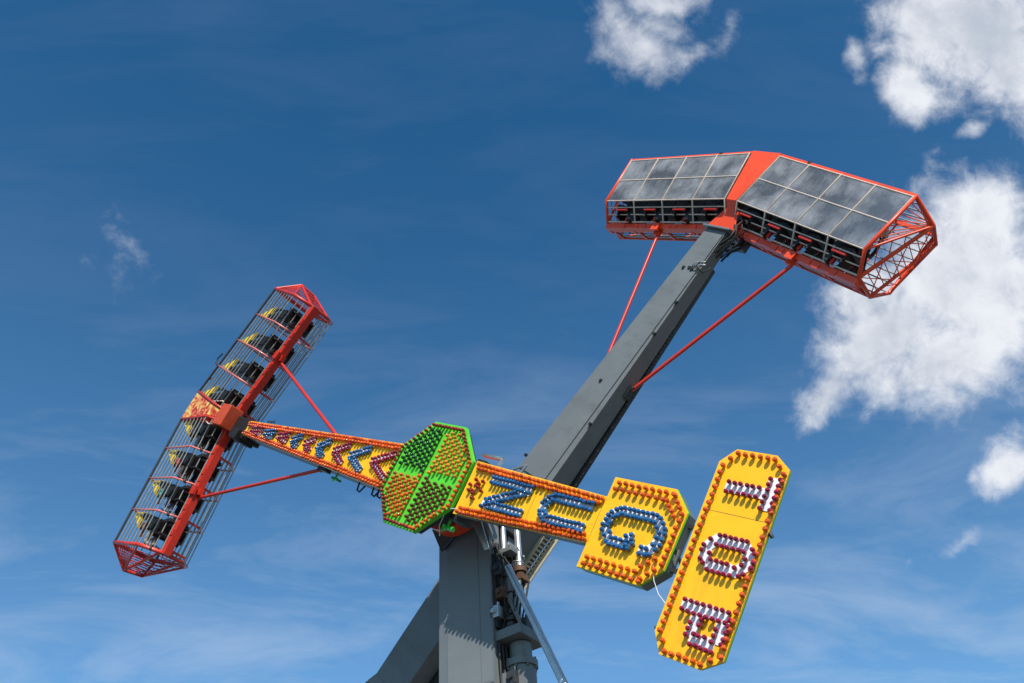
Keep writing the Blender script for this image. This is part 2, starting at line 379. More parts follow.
    st = MB(); a = Vector((.86, 1.42, HZ - 1.75)); b = Vector((4.43, 1.42, .75)); m_ = a + (b - a) * .42
    st.cyl(a, m_, .072, 24); st.build('support_cylinder', M['chrome'], t)
    s2 = MB(); s2.cyl(m_, b, .11, 20); s2.build('cylinder_sleeve', M['steel'], t)
    # folded bracket plates next to the column head
    p = MB()
    p.hexa([(.30, 1.0, HZ - .62), (.52, 1.02, HZ - .62), (.52, 1.06, HZ - .62), (.30, 1.04, HZ - .62), (.50, 1.2, HZ - 1.35), (.60, 1.2, HZ - 1.35), (.60, 1.24, HZ - 1.35), (.50, 1.24, HZ - 1.35)])
    p.hexa([(.56, 1.02, HZ - .66), (.64, 1.02, HZ - .66), (.64, 1.06, HZ - .66), (.56, 1.06, HZ - .66), (.66, 1.2, HZ - 1.2), (.72, 1.2, HZ - 1.2), (.72, 1.24, HZ - 1.2), (.66, 1.24, HZ - 1.2)])
    p.build('bracket_plate', M['zinc'], t)
    h = MB()
    for k in range(5):
        x0 = .62 + .07 * k; h.tube([(x0, 1.75, HZ - 1.2), (x0 + .1, 1.7 + .05 * k, HZ - 1.9), (x0 - .02, 1.75, HZ - 2.4 - .08 * k), (x0 + .08, 1.85, HZ - 2.95)], .02, 6)
    h.tube([(.8 + .14 * math.cos(i * .6), 1.5, HZ - 2.35 + .14 * math.sin(i * .6)) for i in range(9)], .018, 6)
    for k in range(4): h.tube([(.62, 1.35 + .1 * k, HZ - 3.2), (.60 + .03 * k, 1.4 + .1 * k, HZ - 4.2), (.58, 1.4 + .1 * k, HZ - 5.5)], .03, 6)
    h.build('hose', M['rubber'], t)
    for (x, y, z, a, c_) in ((.66, 1.42, -1.75, .10, 'dark'), (.70, 1.40, -2.25, .08, 'brown'), (.60, 1.36, -2.62, .09, 'zinc'), (.95, 1.75, -2.85, .10, 'dark'), (.86, 1.40, -3.9, .09, 'dark'), (.62, 1.40, -4.25, .10, 'steel')):
        v_ = MB(); v_.box(x - a, x + a, y - a, y + a, HZ + z - a * 1.3, HZ + z + a * 1.3); v_.cyl((x, y - a - .06, HZ + z), (x, y - a, HZ + z), a * .5, 12); v_.cyl((x + a * .4, y, HZ + z + a * 1.3), (x + a * .4, y, HZ + z + a * 1.3 + .08), a * .35, 10)
        v_.build('valve_block', M[c_], t, bevel=.006)
    h2 = MB()
    for k in range(9):
        j = lambda q: random.uniform(-q, q)
        h2.tube([(.60 + j(.06), 1.5 + j(.2), HZ - 1.1 + j(.1)), (.70 + j(.12), 1.45 + j(.15), HZ - 1.6 + j(.15)), (.66 + j(.12), 1.5 + j(.2), HZ - 2.1 + j(.15)), (.80 + j(.14), 1.6 + j(.2), HZ - 2.6 + j(.1)), (.75 + j(.1), 1.6 + j(.2), HZ - 2.96)], .014, 6)
    h2.build('hose', M['rubber'], t)
    bl = MB(); bl.box(.565, .62, 1.33, 1.58, HZ - 2.9, HZ - 1.4); bl.box(.36, .55, 1.66, 2.0, 1, HZ - 1.3)
    bl.build('recess_panel', M['dark'], t)
    ba = MB(); ba.box(-3.2, 5.2, .3, 3.4, .25, .55); ba.box(-1.0, 1.1, 1.0, 2.6, .55, .9)
    for x in (-3.0, 5.0):
        for y in (.5, 3.2): ba.cyl((x, y, 0), (x, y, .25), .18, 16)
    ba.build('base_frame', M['steel'], t, bevel=.01)
tower()

# ------------------------------------------------------------------ arms.  local X = along the arm, local Z = across it, Y = away from the viewer
def arm_frame(name, dirdeg, y=0.):
    return empty(name, (0, y, HZ), (0, -rad(dirdeg), 0))

def taper(b, x0, h0, ya0, yb0, x1, h1, ya1, yb1, m=0):
    b.loft([(x0, ya0, -h0), (x0, ya0, h0), (x0, yb0, h0), (x0, yb0, -h0)], [(x1, ya1, -h1), (x1, ya1, h1), (x1, yb1, h1), (x1, yb1, -h1)], m)

def front_arm():
    t = arm_frame('ride_arm', A_DIR)
    tag(t, 'front ride arm behind the yellow chevron board, with red stay rods to the near cage', 'ride arm')
    b = MB(); taper(b, -8.3, .17, .16, .55, -1.0, .47, .17, .80); taper(b, -1.0, .47, .17, .80, 1.0, .50, .17, .80); taper(b, .96, .64, .21, .6, 1.24, .62, .168, .6); taper(b, 1.0, .44, .17, .62, 4.3, .33, .17, .5)  # dark joint section beside the octagon, widened to block sunlight leaking onto the tower
    taper(b, 4.3, .60, .18, .42, 5.7, .60, .18, .42)
    b.build('beam', M['dark'], t, bevel=.01)
    r = MB(); r.cyl((0, .80, 0), (0, 1.16, 0), .80, 48); r.build('slewing_ring', M['orange'], t)
    h = MB(); h.cyl((0, .205, 0), (0, .795, 0), .74, 40); h.build('hub_cover', M['dark'], t)
    for sx in (1, -1):
        s = MB()
        # stay rod from the middle of the arm to the wing of the cage
        dl = rad(10); X = 2.12 * math.cos(dl) - .22 * math.sin(dl); Z = -2.12 * math.sin(dl) - .22 * math.cos(dl)
        e = Vector((-(8.72 + Z), .18, sx * X)); a = Vector((-3.84, .34, sx * .37))
        d = (e - a).normalized()
        s.cyl(a + d * .12, e, .043, 14); s.build('stay_rod', M['red'], t)
        k = MB(); k.bar(a - Vector((.16, 0, 0)), a + Vector((.16, 0, 0)), .14, .18); k.bar(a, a + d * .2, .06, .12); k.build('rod_lug', M['dark'], t)
    tip = MB(); tip.box(-8.36, -7.62, .02, .62, -.30, .27); tip.box(-8.0, -7.7, -.12, .5, -.38, -.1); tip.build('end_bracket', M['black'], t, bevel=.02)
    for (x, z, y) in ((.95, -.78, .3), (-3.2, -.52, .3)):
        k = 1. if x > 0 else .7; g = MB()
        g.tube([(x, y, z + .3 * k), (x - .02, y, z)], .03 * k, 8); g.tube([(x - .17 * k, y + .05, z - .06 * k), (x + .02, y, z), (x + .19 * k, y - .02, z - .02)], .045 * k, 8); g.tube([(x - .02, y - .1, z - .02), (x, y + .16, z)], .04 * k, 8)
        g.build('green_bracket', M['green_part'], t)
    c = MB()
    for x in (-1.75, -1.55, -2.3, -7.2):
        z = -.5 if x > -5 else .28
        c = MB(); c.tube([(x, .3, z + .05), (x + .05, .3, z - .12), (x + .12, .33, z - .14), (x + .16, .36, z + .02)], .022, 6)
        c.build('cable_clip', M['rubber'], t)
    c = MB(); c.tube([(-6.9, .3, .24), (-7.0, .3, .42), (-7.25, .28, .40), (-7.3, .3, .22)], .015, 6); c.tube([(-7.1, .4, .24), (-7.2, .4, .50), (-7.35, .38, .36)], .012, 6)
    c.build('cable_loop', M['rubber'], t)
    w = MB(); w.tube([(1.32, -.02, -.47), (1.12, .0, -.50), (.95, .08, -.62), (.82, .2, -.82), (.72, .4, -.94), (.5, .6, -.93), (.3, .75, -.85)], .009, 6)
    w.build('white_cable', M['wire'], t)
    w = MB(); w.tube([(5.75, -.03, -.36), (5.80, -.03, -.5), (5.88, -.02, -.66), (6.02, 0, -.82), (6.25, .02, -.96)], .006, 6)
    w.build('white_cable', M['wire'], t)
    cb = MB(); cb.bar((.62, .6, .86), (1.18, .6, .86), .06, .10); cb.bar((1.18, .6, .86), (1.25, .5, .45), .05, .06); cb.build('cable_bracket', M['zinc'], t)
    tb = MB(); tb.bar((1.72, .45, .66), (2.05, .4, .78), .03, .04); tb.bar((2.05, .4, .78), (1.95, .4, .40), .03, .04); tb.bar((1.72, .45, .66), (1.80, .4, .40), .03, .04); tb.build('bracket_stay', M['zinc'], t)
    br = MB()
    for z in (.30, -.40): br.bar((5.85, .2, z), (6.3, .14, z + .02), .06, .08)
    br.bar((5.98, .1, -.1), (6.06, .22, -.28), .03, .05); br.build('sign_bracket', M['dark'], t)
    return t
ARM_A = front_arm()

def rear_arm():
    t = arm_frame('ride_arm', B_DIR)
    tag(t, 'rear grey ride arm rising to the glazed red cage, its far end behind the tower', 'ride arm')
    b = MB()
    taper(b, 1.0, .545, 2.42, 2.98, 8.42, .30, 2.75, 3.08)
    taper(b, -1.1, .56, 2.42, 3.38, 1.0, .56, 2.42, 3.38)
    b.loft([(-4.02, 2.55, -.37), (-4.02, 2.55, .63), (-4.02, 3.0, .63), (-4.02, 3.0, -.37)], [(-1.1, 2.47, -.42), (-1.1, 2.47, .67), (-1.1, 3.0, .67), (-1.1, 3.0, -.42)])
    b.build('beam', M['steel'], t, bevel=.012)
    # proud cover plate on the inner face
    p = MB(); p.loft([(1.3, 2.405, -.36), (1.3, 2.405, .53), (1.3, 2.428, .53), (1.3, 2.428, -.36)], [(8.3, 2.715, -.29), (8.3, 2.715, .285), (8.3, 2.75, .285), (8.3, 2.75, -.29)])
    p.build('cover_plate', M['steel'], t)
    e = MB(); taper(e, -5.9, .80, 2.58, 2.9, -4.3, .80, 2.58, 2.9); e.loft([(-4.3, 2.58, -.78), (-4.3, 2.58, .79), (-4.3, 2.9, .79), (-4.3, 2.9, -.78)], [(-4.0, 2.56, -.40), (-4.0, 2.56, .64), (-4.0, 2.9, .64), (-4.0, 2.9, -.40)]); e.build('counterweight', M['steel'], t, bevel=.03)
    f = MB(); f.box(8.43, 8.485, 2.66, 3.2, -.42, .40); f.build('end_flange', M['steel'], t, bevel=.01)
    q = MB(); taper(q, -4.2, .55, 3.02, 3.22, -1.1, .58, 3.02, 3.22); taper(q, 1.1, .60, 3.02, 3.16, 7.6, .26, 3.12, 3.24)
    q.build('outer_board', M['dark'], t)
    n = MB()
    for i in range(66):
        x = 1.2 + i * .098; hh = .60 - (x - 1.1) / 6.5 * .34
        n.box(x - .02 - .01 * (i % 3), x + .02, 3.06, 3.12 + .01 * (i % 2), -hh - .012 - .012 * ((i * 7) % 3), -hh + .012)
    tag(n.build('board_edge_clips', M['dark'], t), kind='stuff')
    tr = MB()
    # perforated cable tray under the hub
    z = -.60
    for yy in (3.1, 3.40): tr.box(-.75, .85, yy, yy + .03, z - .04, z + .04)
    for i in range(17): tr.box(-.74 + i * .098, -.70 + i * .098, 3.13, 3.40, z - .02, z + .01)
    tr.box(-.75, .85, 3.42, 3.44, z - .14, z + .02); tr.build('cable_tray', M['beige'], t)
    for sx in (1, -1):
        s = MB(); dl = rad(10); so_, ro_ = (2.2, -.27) if sx < 0 else (2.08, -.25); X = so_ * math.cos(dl) + ro_ * math.sin(dl); Z = -so_ * math.sin(dl) + ro_ * math.cos(dl)
        e = Vector((8.76 + Z, 3.12, sx * X)); a = Vector((4.0, 2.95, -.43)) if sx < 0 else Vector((4.22, 2.72, .44)); d = (e - a).normalized()
        s.cyl(a + d * .1, e, .043, 14); s.build('stay_rod', M['red'], t)
        k = MB(); k.bar(a - Vector((.14, 0, 0)), a + Vector((.14, 0, 0)), .12, .2); k.bar(a, a + d * .2, .06, .12); k.build('rod_lug', M['dark'], t)
    h = MB()
    for k in range(7):
        y = 2.80 + .07 * k; j = lambda q: random.uniform(-q, q)
        h.tube([(7.95 + j(.18), y, -.31), (8.15 + j(.08), y + j(.08), -.42 + j(.05)), (8.38 + j(.06), y + j(.1), -.58 + j(.10)), (8.62 + j(.05), y + j(.1), -.60 + j(.12)), (8.86, y + j(.05), -.45 + j(.06)), (8.95, y + .05, -.25)], .022 + j(.006), 6)
    h.tube([(8.1, 2.8, -.32), (8.3, 2.75, -.5), (8.55, 2.75, -.5), (8.7, 2.85, -.3)], .03, 6)
    h.tube([(7.2, 2.66, -.12), (7.3, 2.6, -.3), (7.25, 2.75, -.42), (7.5, 2.9, -.4)], .016, 6)
    h.build('hose', M['rubber'], t)
    c = MB()
    for (x, z) in ((7.22, .10), (7.25, -.06), (7.22, -.16), (3.9, .06), (1.6, .56), (2.9, -.48), (5.4, -.42), (6.3, -.38)):
        y = 2.42 + (x - 1) / 7.42 * .33 - .02; c.box(x - .035, x + .035, y - .04, y + .02, z - .03, z + .03)
    c.build('junction_box', M['black'], t)
    for (x, z) in ((7.3, -.10), (7.34, -.2), (7.26, -.26)):
        bt = MB(); bt.tube([(x, 2.66, z), (x + .1, 2.62, z - .05), (x + .16, 2.68, z - .16)], .016, 6); bt.build('fitting', M['zinc'], t)
    return t
ARM_B = rear_arm()

# ------------------------------------------------------------------ sign boards with lamps
R_L = .043
for k_ in ('orange_lamp', 'amber_lamp', 'red_lamp', 'crimson_lamp', 'blue_lamp', 'dark_lamp', 'maroon_lamp'):
    nt_ = M[k_].node_tree; hs_ = [n for n in nt_.nodes if n.type == 'HUE_SAT'][0]
    oi = nt_.nodes.new('ShaderNodeObjectInfo'); mr_ = nt_.nodes.new('ShaderNodeMapRange'); mr_.inputs['To Min'].default_value = .72; mr_.inputs['To Max'].default_value = 1.2
    wn_ = nt_.nodes.new('ShaderNodeTexWhiteNoise'); wn_.noise_dimensions = '3D'; tc_ = [n for n in nt_.nodes if n.type == 'TEX_COORD'][0]
    sn_ = nt_.nodes.new('ShaderNodeVectorMath'); sn_.operation = 'SNAP'; sn_.inputs[1].default_value = (.11, 5, .11); nt_.links.new(tc_.outputs['Object'], sn_.inputs[0]); nt_.links.new(sn_.outputs[0], wn_.inputs['Vector'])
    ad_ = nt_.nodes.new('ShaderNodeMath'); ad_.operation = 'ADD'; nt_.links.new(oi.outputs['Random'], ad_.inputs[0]); nt_.links.new(wn_.outputs['Value'], ad_.inputs[1])
    fr_ = nt_.nodes.new('ShaderNodeMath'); fr_.operation = 'FRACT'; nt_.links.new(ad_.outputs[0], fr_.inputs[0]); nt_.links.new(fr_.outputs[0], mr_.inputs['Value'])
    mu_ = nt_.nodes.new('ShaderNodeMath'); mu_.operation = 'MULTIPLY'; old = hs_.inputs['Value'].links[0].from_socket; nt_.links.new(old, mu_.inputs[0]); nt_.links.new(mr_.outputs['Result'], mu_.inputs[1]); nt_.links.new(mu_.outputs[0], hs_.inputs['Value'])
def lamp_mesh(key, k=1.):
    R_L = .043 * k
    b = MB(); b.lathe([(R_L * .6, 0), (R_L * .6, .03), (R_L * .92, .042), (R_L, .06), (R_L * .88, .082), (R_L * .5, .098)], 10, (0, 0, 0))
    return b.mesh('lamp', M[key])
LM = {k: lamp_mesh(k, .92 if k[:4] == 'blue' else .86 if k[:4] in ('crim', 'ambe', 'maro', 'dark', 'red_') else .92) for k in ('orange_lamp', 'amber_lamp', 'red_lamp', 'crimson_lamp', 'blue_lamp', 'dark_lamp', 'maroon_lamp')}
LKEYS = list(LM)

def put_lamps(thing, lamps, words):
    """lamps: list of (x, z, colour, y). The 100 nearest the viewer are parts of their own, the rest one part."""
    mw = Matrix.Translation(thing.location) @ thing.rotation_euler.to_matrix().to_4x4()
    lamps = [(x + .045, z - .018, k, y) for (x, z, k, y) in lamps]
    lamps = sorted(lamps, key=lambda l: ((mw @ Vector((l[0], 0, l[1]))) - CAMP).length)
    for (x, z, key, y) in lamps[:100]:
        o = bpy.data.objects.new('lamp', LM[key]); COL.objects.link(o); o.parent = thing; o.location = (x, y, z)
        o.rotation_euler = (random.gauss(0, .07), 0, random.gauss(0, .07))
    if lamps[100:]:
        b = MB()
        for (x, z, key, y) in lamps[100:]:
            src = LM[key]
            j = Euler((random.gauss(0, .07), 0, random.gauss(0, .07))).to_matrix()
            vs = [j @ v.co + Vector((x, y, z)) for v in src.vertices]
            b.add(vs, [tuple(p.vertices) for p in src.polygons], LKEYS.index(key), True)
        o = b.build('lamp_rows', [M[k] for k in LKEYS], thing); tag(o, kind='stuff')

def along(p, q, pitch, ends=True):
    p = Vector(p); q = Vector(q); n = max(1, round((q - p).length / pitch))
    return [tuple(p + (q - p) * (i / n)) for i in range(n + 1)]

def path_pts(pts, pitch, closed=False):
    out = []; P = list(pts) + ([pts[0]] if closed else [])
    for a, b in zip(P[:-1], P[1:]):
        s = along(a, b, pitch); out += s[:-1]
    if not closed: out.append(P[-1])
    return out

def stroke(b, p, q, w, y0, y1):
    p = Vector((p[0], 0, p[1])); q = Vector((q[0], 0, q[1])); d = (q - p).normalized(); n = Vector((-d.z, 0, d.x)) * (w / 2); e = d * .025
    a = [p - e - n, q + e - n, q + e + n, p - e + n]
    b.prism([(v.x, v.z) for v in a], y0, y1)

def offset_rows(p, q, offs, pitch):
    p = Vector(p); q = Vector(q); d = (q - p).normalized(); n = Vector((-d.y, d.x)); out = []
    for k, o in enumerate(offs):
        out += along(p + n * o, q + n * o, pitch)
    return out

def dedupe(ls, dmin):
    keep = []
    for l in ls:
        if all((l[0] - k[0]) ** 2 + (l[1] - k[1]) ** 2 > dmin * dmin for k in keep): keep.append(l)
    return keep

def sign_thing(name, dirdeg, cx, label, cat):
    a = rad(dirdeg)
    t = empty(name, (cx * math.cos(a), 0, HZ + cx * math.sin(a)), (0, -a, 0))
    tag(t, label, cat); return t

def letter(thing, name, strokes, key, w, cx, pitch, rows, y=-.012, lab=None):
    b = MB()
    for i, (p, q) in enumerate(strokes): stroke(b, (p[0] - cx, p[1]), (q[0] - cx, q[1]), w, y - .0006 * i, -.001)
    o = b.build(name, M['white'], thing)
    if lab: o['label'] = lab
    ls = []
    for p, q in strokes:
        for pt in offset_rows((p[0] - cx, p[1]), (q[0] - cx, q[1]), rows, pitch): ls.append((pt[0], pt[1], key, y))
    return ls

def top_sign():
    cx = 6.75
    t = sign_thing('lamp_sign', A_DIR, cx, 'tall yellow octagonal board at the right, red letters TOP', 'sign')
    P = [(6.40, 1.60), (6.18, 1.36), (6.18, -1.32), (6.38, -1.60), (7.03, -1.60), (7.315, -1.40), (7.315, 1.41), (7.06, 1.60)]
    poly = [(x - cx, z) for x, z in P]
    bd = MB(); bd.prism(poly, 0, .035); bd.build('board', M['yellow'], t)
    fr = MB(); fr.prism([(x * .985, z * .99) for x, z in poly], .036, .085); fr.box(-.4, .4, .086, .13, -1.2, 1.2); fr.build('back_frame', M['green'], t)
    sm = MB(); sm.box(-.55, .56, -.0015, 0.001, .575, .581); sm.build('panel_joint', M['dark'], t)
    inner = [(x - cx, z) for x, z in [(6.43, 1.53), (6.25, 1.31), (6.25, -1.28), (6.43, -1.52), (7.0, -1.52), (7.24, -1.34), (7.24, 1.33), (7.03, 1.53)]]
    L = [(x, z, 'orange_lamp', 0) for x, z in path_pts(inner, .124, True)]
    w = .17
    T = [((7.15, 1.22), (7.15, .76)), ((6.46, .98), (7.05, .98))]
    Oo = [((6.62, .17), (7.06, .17)), ((7.06, .17), (7.17, .05)), ((7.17, .05), (7.17, -.10)), ((7.17, -.10), (7.06, -.21)), ((7.06, -.21), (6.62, -.21)), ((6.62, -.21), (6.51, -.10)), ((6.51, -.10), (6.51, .05)), ((6.51, .05), (6.62, .17))]
    Pp = [((6.46, -.84), (7.15, -.84)), ((7.13, -.86), (7.13, -1.20)), ((7.10, -1.25), (6.76, -1.25)), ((6.73, -1.22), (6.73, -.88))]
    ls = []
    for nm, S in (('letter_t', T), ('letter_o', Oo), ('letter_p', Pp)):
        ls += letter(t, nm, S, 'crimson_lamp', w, cx, .094, (-.075, .075))
    ls = dedupe(ls, .062)
    put_lamps(t, L + ls, 'TOP')
    hs = MB(); hs.tube([(.57, .03, .42), (.60, .0, .44), (.62, .05, .40)], .03, 6); hs.tube([(-.57, .05, -1.25), (-.60, .02, -1.28)], .025, 6); hs.build('edge_latch', M['dark'], t)
top_sign()

def gun_sign():
    cx = 3.6
    t = sign_thing('lamp_sign', A_DIR, cx, 'long yellow board right of the green octagon, blue letters GUN', 'sign')
    P = [(1.21, .52), (1.24, -.57), (4.43, -.40), (4.43, -.80), (5.65, -.79), (5.96, -.47), (5.99, .46), (5.655, .785), (4.45, .775), (4.45, .42)]
    q = [(x - cx, z) for x, z in P]
    bd = MB(); bd.prism([q[0], q[1], q[2], q[9]], 0, .02); bd.prism([q[2], q[3], q[4], q[5], q[6], q[7], q[8], q[9]], 0, .02)
    bd.build('board', M['yellow'], t)
    s = .985; q2 = [(x, z * s) for x, z in q]
    fr = MB(); fr.prism([q2[0], q2[1], q2[2], q2[9]],   .0205, .165, 0); fr.prism([q2[2], q2[3], q2[4], q2[5], q2[6], q2[7], q2[8], q2[9]], .0205, .26, 0)
    fr.build('housing', M['steel'], t)
    gk = MB()
    n = len(q)
    for i in range(3, 7):
        a = Vector((q[i][0], 0, q[i][1])); b = Vector((q[(i + 1) % n][0], 0, q[(i + 1) % n][1]))
        gk.bar(a + Vector((0, .034, 0)), b + Vector((0, .034, 0)), .014, .022)
    gk.build('edge_trim', M['green'], t)
    L = []
    def edge(z_at, sign, x0, x1, pitch=.105):
        nn = round((x1 - x0) / pitch)
        for i in range(nn + 1):
            x = x0 + (x1 - x0) * i / nn
            L.append((x - cx, z_at(x) - sign * .055, 'orange_lamp', 0))
        for i in range(nn):
            x = x0 + (x1 - x0) * (i + .5) / nn
            L.append((x - cx, z_at(x) - sign * .135, 'orange_lamp', 0))
    edge(lambda x: .52 + (x - 1.21) / 3.24 * -.10, 1, 1.30, 4.38)
    edge(lambda x: -.57 + (x - 1.24) / 3.19 * .17, -1, 1.33, 4.36)
    for z in (.70, .58):
        for i in range(9 if z > .6 else 8): L.append((4.57 + .132 * i + (0 if z > .6 else -.02) - cx, z, 'orange_lamp', 0))
    for z in (-.72, -.60):
        for i in range(9 if z < -.65 else 8): L.append((4.53 + .134 * i + (0 if z < -.65 else .02) - cx, z, 'orange_lamp', 0))
    for x, z in path_pts([(5.66, .68), (5.89, .42), (5.88, -.40), (5.62, -.68)], .118): L.append((x - cx, z, 'orange_lamp', 0))
    for x, z in path_pts([(5.55, .58), (5.76, .36)], .12) + path_pts([(5.55, -.50), (5.74, -.34)], .12): L.append((x - cx, z, 'orange_lamp', 0))
    w = .17
    Gg = [((5.15, -.10), (5.22, -.24)), ((5.22, -.26), (4.85, -.26)), ((4.82, -.25), (4.66, -.08)), ((4.65, -.05), (4.68, .12)), ((4.70, .15), (4.84, .25)), ((4.88, .25), (5.50, .25)), ((5.54, .24), (5.68, .10)), ((5.69, .06), (5.68, -.14)), ((5.66, -.18), (5.58, -.27)), ((5.55, -.28), (5.44, -.28))]
    Uu = [((4.25, .19), (3.42, .19)), ((3.40, .18), (3.28, .07)), ((3.27, .05), (3.28, -.09)), ((3.30, -.11), (3.42, -.20)), ((3.44, -.20), (4.24, -.19))]
    Nn = [((1.85, .235), (2.84, .215)), ((2.80, .18), (1.92, -.20)), ((1.86, -.235), (2.84, -.235))]
    ls = []
    for nm, S in (('letter_g', Gg), ('letter_u', Uu), ('letter_n', Nn)):
        ls += letter(t, nm, S, 'blue_lamp', .17, cx, .094, (-.055, .055))
    star = [(1.43, .16), (1.62, .16), (1.37, -.06), (1.55, -.18), (1.49, .05), (1.45, -.06), (1.56, .04), (1.44, .06), (1.68, -.02), (1.33, .05), (1.5, -.10), (1.53, .11)]
    ls += [(x - cx, z, 'red_lamp', 0) for x, z in star]
    put_lamps(t, L + dedupe(ls, .06), 'GUN')
    sm = MB(); sm.box(2.985 - cx, 2.991 - cx, -.0015, .001, -.32, .30); sm.box(4.436 - cx, 4.442 - cx, -.0012, .001, -.38, .40); sm.build('panel_joint', M['dark'], t)
    k = MB(); k.bar((2.33, .08, -.12), (2.40, .16, -.30), .03, .06); k.bar((2.43, .08, -.10), (2.40, .16, -.32), .03, .04); k.build('latch', M['zinc'], t)
gun_sign()

def octagon_sign():
    t = sign_thing('lamp_sign', A_DIR, 0., 'green octagonal board covered in lamps, in front of the hub', 'sign')
    c, h = .48, 1.125
    P = [(-c, h), (-h, c), (-h, -c), (-c, -h), (c, -h), (h, -c), (h, c), (c, h)]
    bd = MB(); bd.prism(P, -.02, .03); bd.build('board', M['green'], t)
    rim = MB(); n = 8
    for i in range(8):
        a = Vector((P[i][0], 0, P[i][1])); b = Vector((P[(i + 1) % 8][0], 0, P[(i + 1) % 8][1])); rim.bar(a + Vector((0, .02, 0)), b + Vector((0, .02, 0)), .03, .07)
    rim.build('rim', M['green'], t)
    bk = MB(); bk.prism([(x * .96, z * .96) for x, z in P], .031, .2); bk.build('housing', M['dark'], t)
    L = []
    inner = [(x * .945, z * .945) for x, z in P]
    for x, z in path_pts(inner, .105, True): L.append((x, z, 'red_lamp' if x < .3 or z > .5 else 'orange_lamp', -.02))
    pitch = .118
    rows = int(2.0 / (pitch * .86))
    for i in range(-11, 12):
        for j in range(-11, 12):
            x = i * pitch * .92; z = j * pitch + (pitch / 2 if i % 2 else 0)
            if abs(x) > .94 or abs(z) > .96 or abs(x) + abs(z) > 1.42: continue
            if abs(x) < .095 and (z > .75 or z < -.75 or abs(z) < .12): continue
            if abs(z) < .085 and abs(x) > .15: continue
            if abs(x) < .06: continue
            if x < 0 and z > 0: key = 'dark_lamp'
            elif x > 0 and z > 0: key = 'amber_lamp'
            elif x < 0: key = 'orange_lamp'
            else: key = 'maroon_lamp'
            L.append((x, z, key, -.02))
    put_lamps(t, dedupe(L, .07), 'octagon')
octagon_sign()

def chevron_sign():
    cx = -4.3
    t = sign_thing('lamp_sign', A_DIR, cx, 'tapering yellow board with red and blue chevrons, between the green octagon and the cage', 'sign')
    P = [(-7.58, .212), (-7.58, -.20), (-1.06, -.53), (-1.06, .53)]
    bd = MB(); bd.prism([(x - cx, z) for x, z in P], 0, .05); bd.build('board', M['yellow'], t)
    fr = MB(); fr.prism([(x - cx, z * .97) for x, z in P], .051, .155); fr.build('housing', M['steel'], t)
    L = []
    for sg in (1, -1):
        for (o, ph) in ((.045, 0), (.115, .5)):
            nn = 58
            for i in range(nn):
                x = -7.52 + (i + ph) * (6.42 / nn); z = sg * (.205 + (x + 7.58) / 6.52 * .322 - o)
                L.append((x - cx, z, 'orange_lamp', 0))
    C = [((-1.19, .26), (-1.80, 0), (-1.19, -.27), 'crimson_lamp'), ((-2.07, .24), (-2.63, 0), (-2.07, -.25), 'blue_lamp'), ((-2.85, .205), (-3.30, 0), (-2.85, -.21), 'crimson_lamp'),
         ((-3.62, .18), (-3.97, 0), (-3.66, -.19), 'blue_lamp'), ((-4.27, .15), (-4.57, 0), (-4.27, -.16), 'crimson_lamp'), ((-4.86, .13), (-5.16, 0), (-4.88, -.13), 'blue_lamp'),
         ((-5.44, .10), (-5.84, 0), (-5.44, -.08), 'crimson_lamp'), ((-6.09, .085), (-6.52, 0), (-6.12, -.075), 'blue_lamp'), ((-6.75, .06), (-7.20, 0), (-6.77, -.055), 'crimson_lamp')]
    ls = []
    for a, b, c, key in C:
        ls += letter(t, 'chevron', [(a, b), (b, c)], key, .14, cx, .096, (-.052, .052), lab=('red' if key[0] == 'c' else 'blue') + ' lit chevron')
    sm = MB()
    for x in (-3.38, -5.35): h_ = .205 + (x + 7.58) / 6.52 * .322 - .15; sm.box(x - cx - .003, x - cx + .003, -.0015, .001, -h_, h_)
    sm.build('panel_joint', M['dark'], t)
    put_lamps(t, L + dedupe(ls, .05), 'chevrons')
chevron_sign()

# ------------------------------------------------------------------ cages (gondolas).  local Z = away from the hub, X = along, Y = away from viewer
DL = rad(10)
def WP(sg, s, rho, y):
    return Vector((sg * (s * math.cos(DL) + rho * math.sin(DL)), y, -s * math.sin(DL) + rho * math.cos(DL)))
HOOPS_GLAZED = [.12, 1.05, 1.98, 2.91, 3.84]
HOOPS_BARRED = [.12, 1.04, 1.96, 2.88, 3.80]
HOOPS = HOOPS_GLAZED
F0, F1, F2 = (.04, 0.), (.45, -.42), (1.94, -.34)       # viewer-facing side: beam, waist, roof edge
K2, K1, K0 = (1.94, .95), (.45, 1.06), (.04, .67)       # other side
TIP = [(4.36, 1.80, .20), (4.32, 1.70, .70)]

def lerp(a, b, t): return tuple(x + (y - x) * t for x, y in zip(a, b))

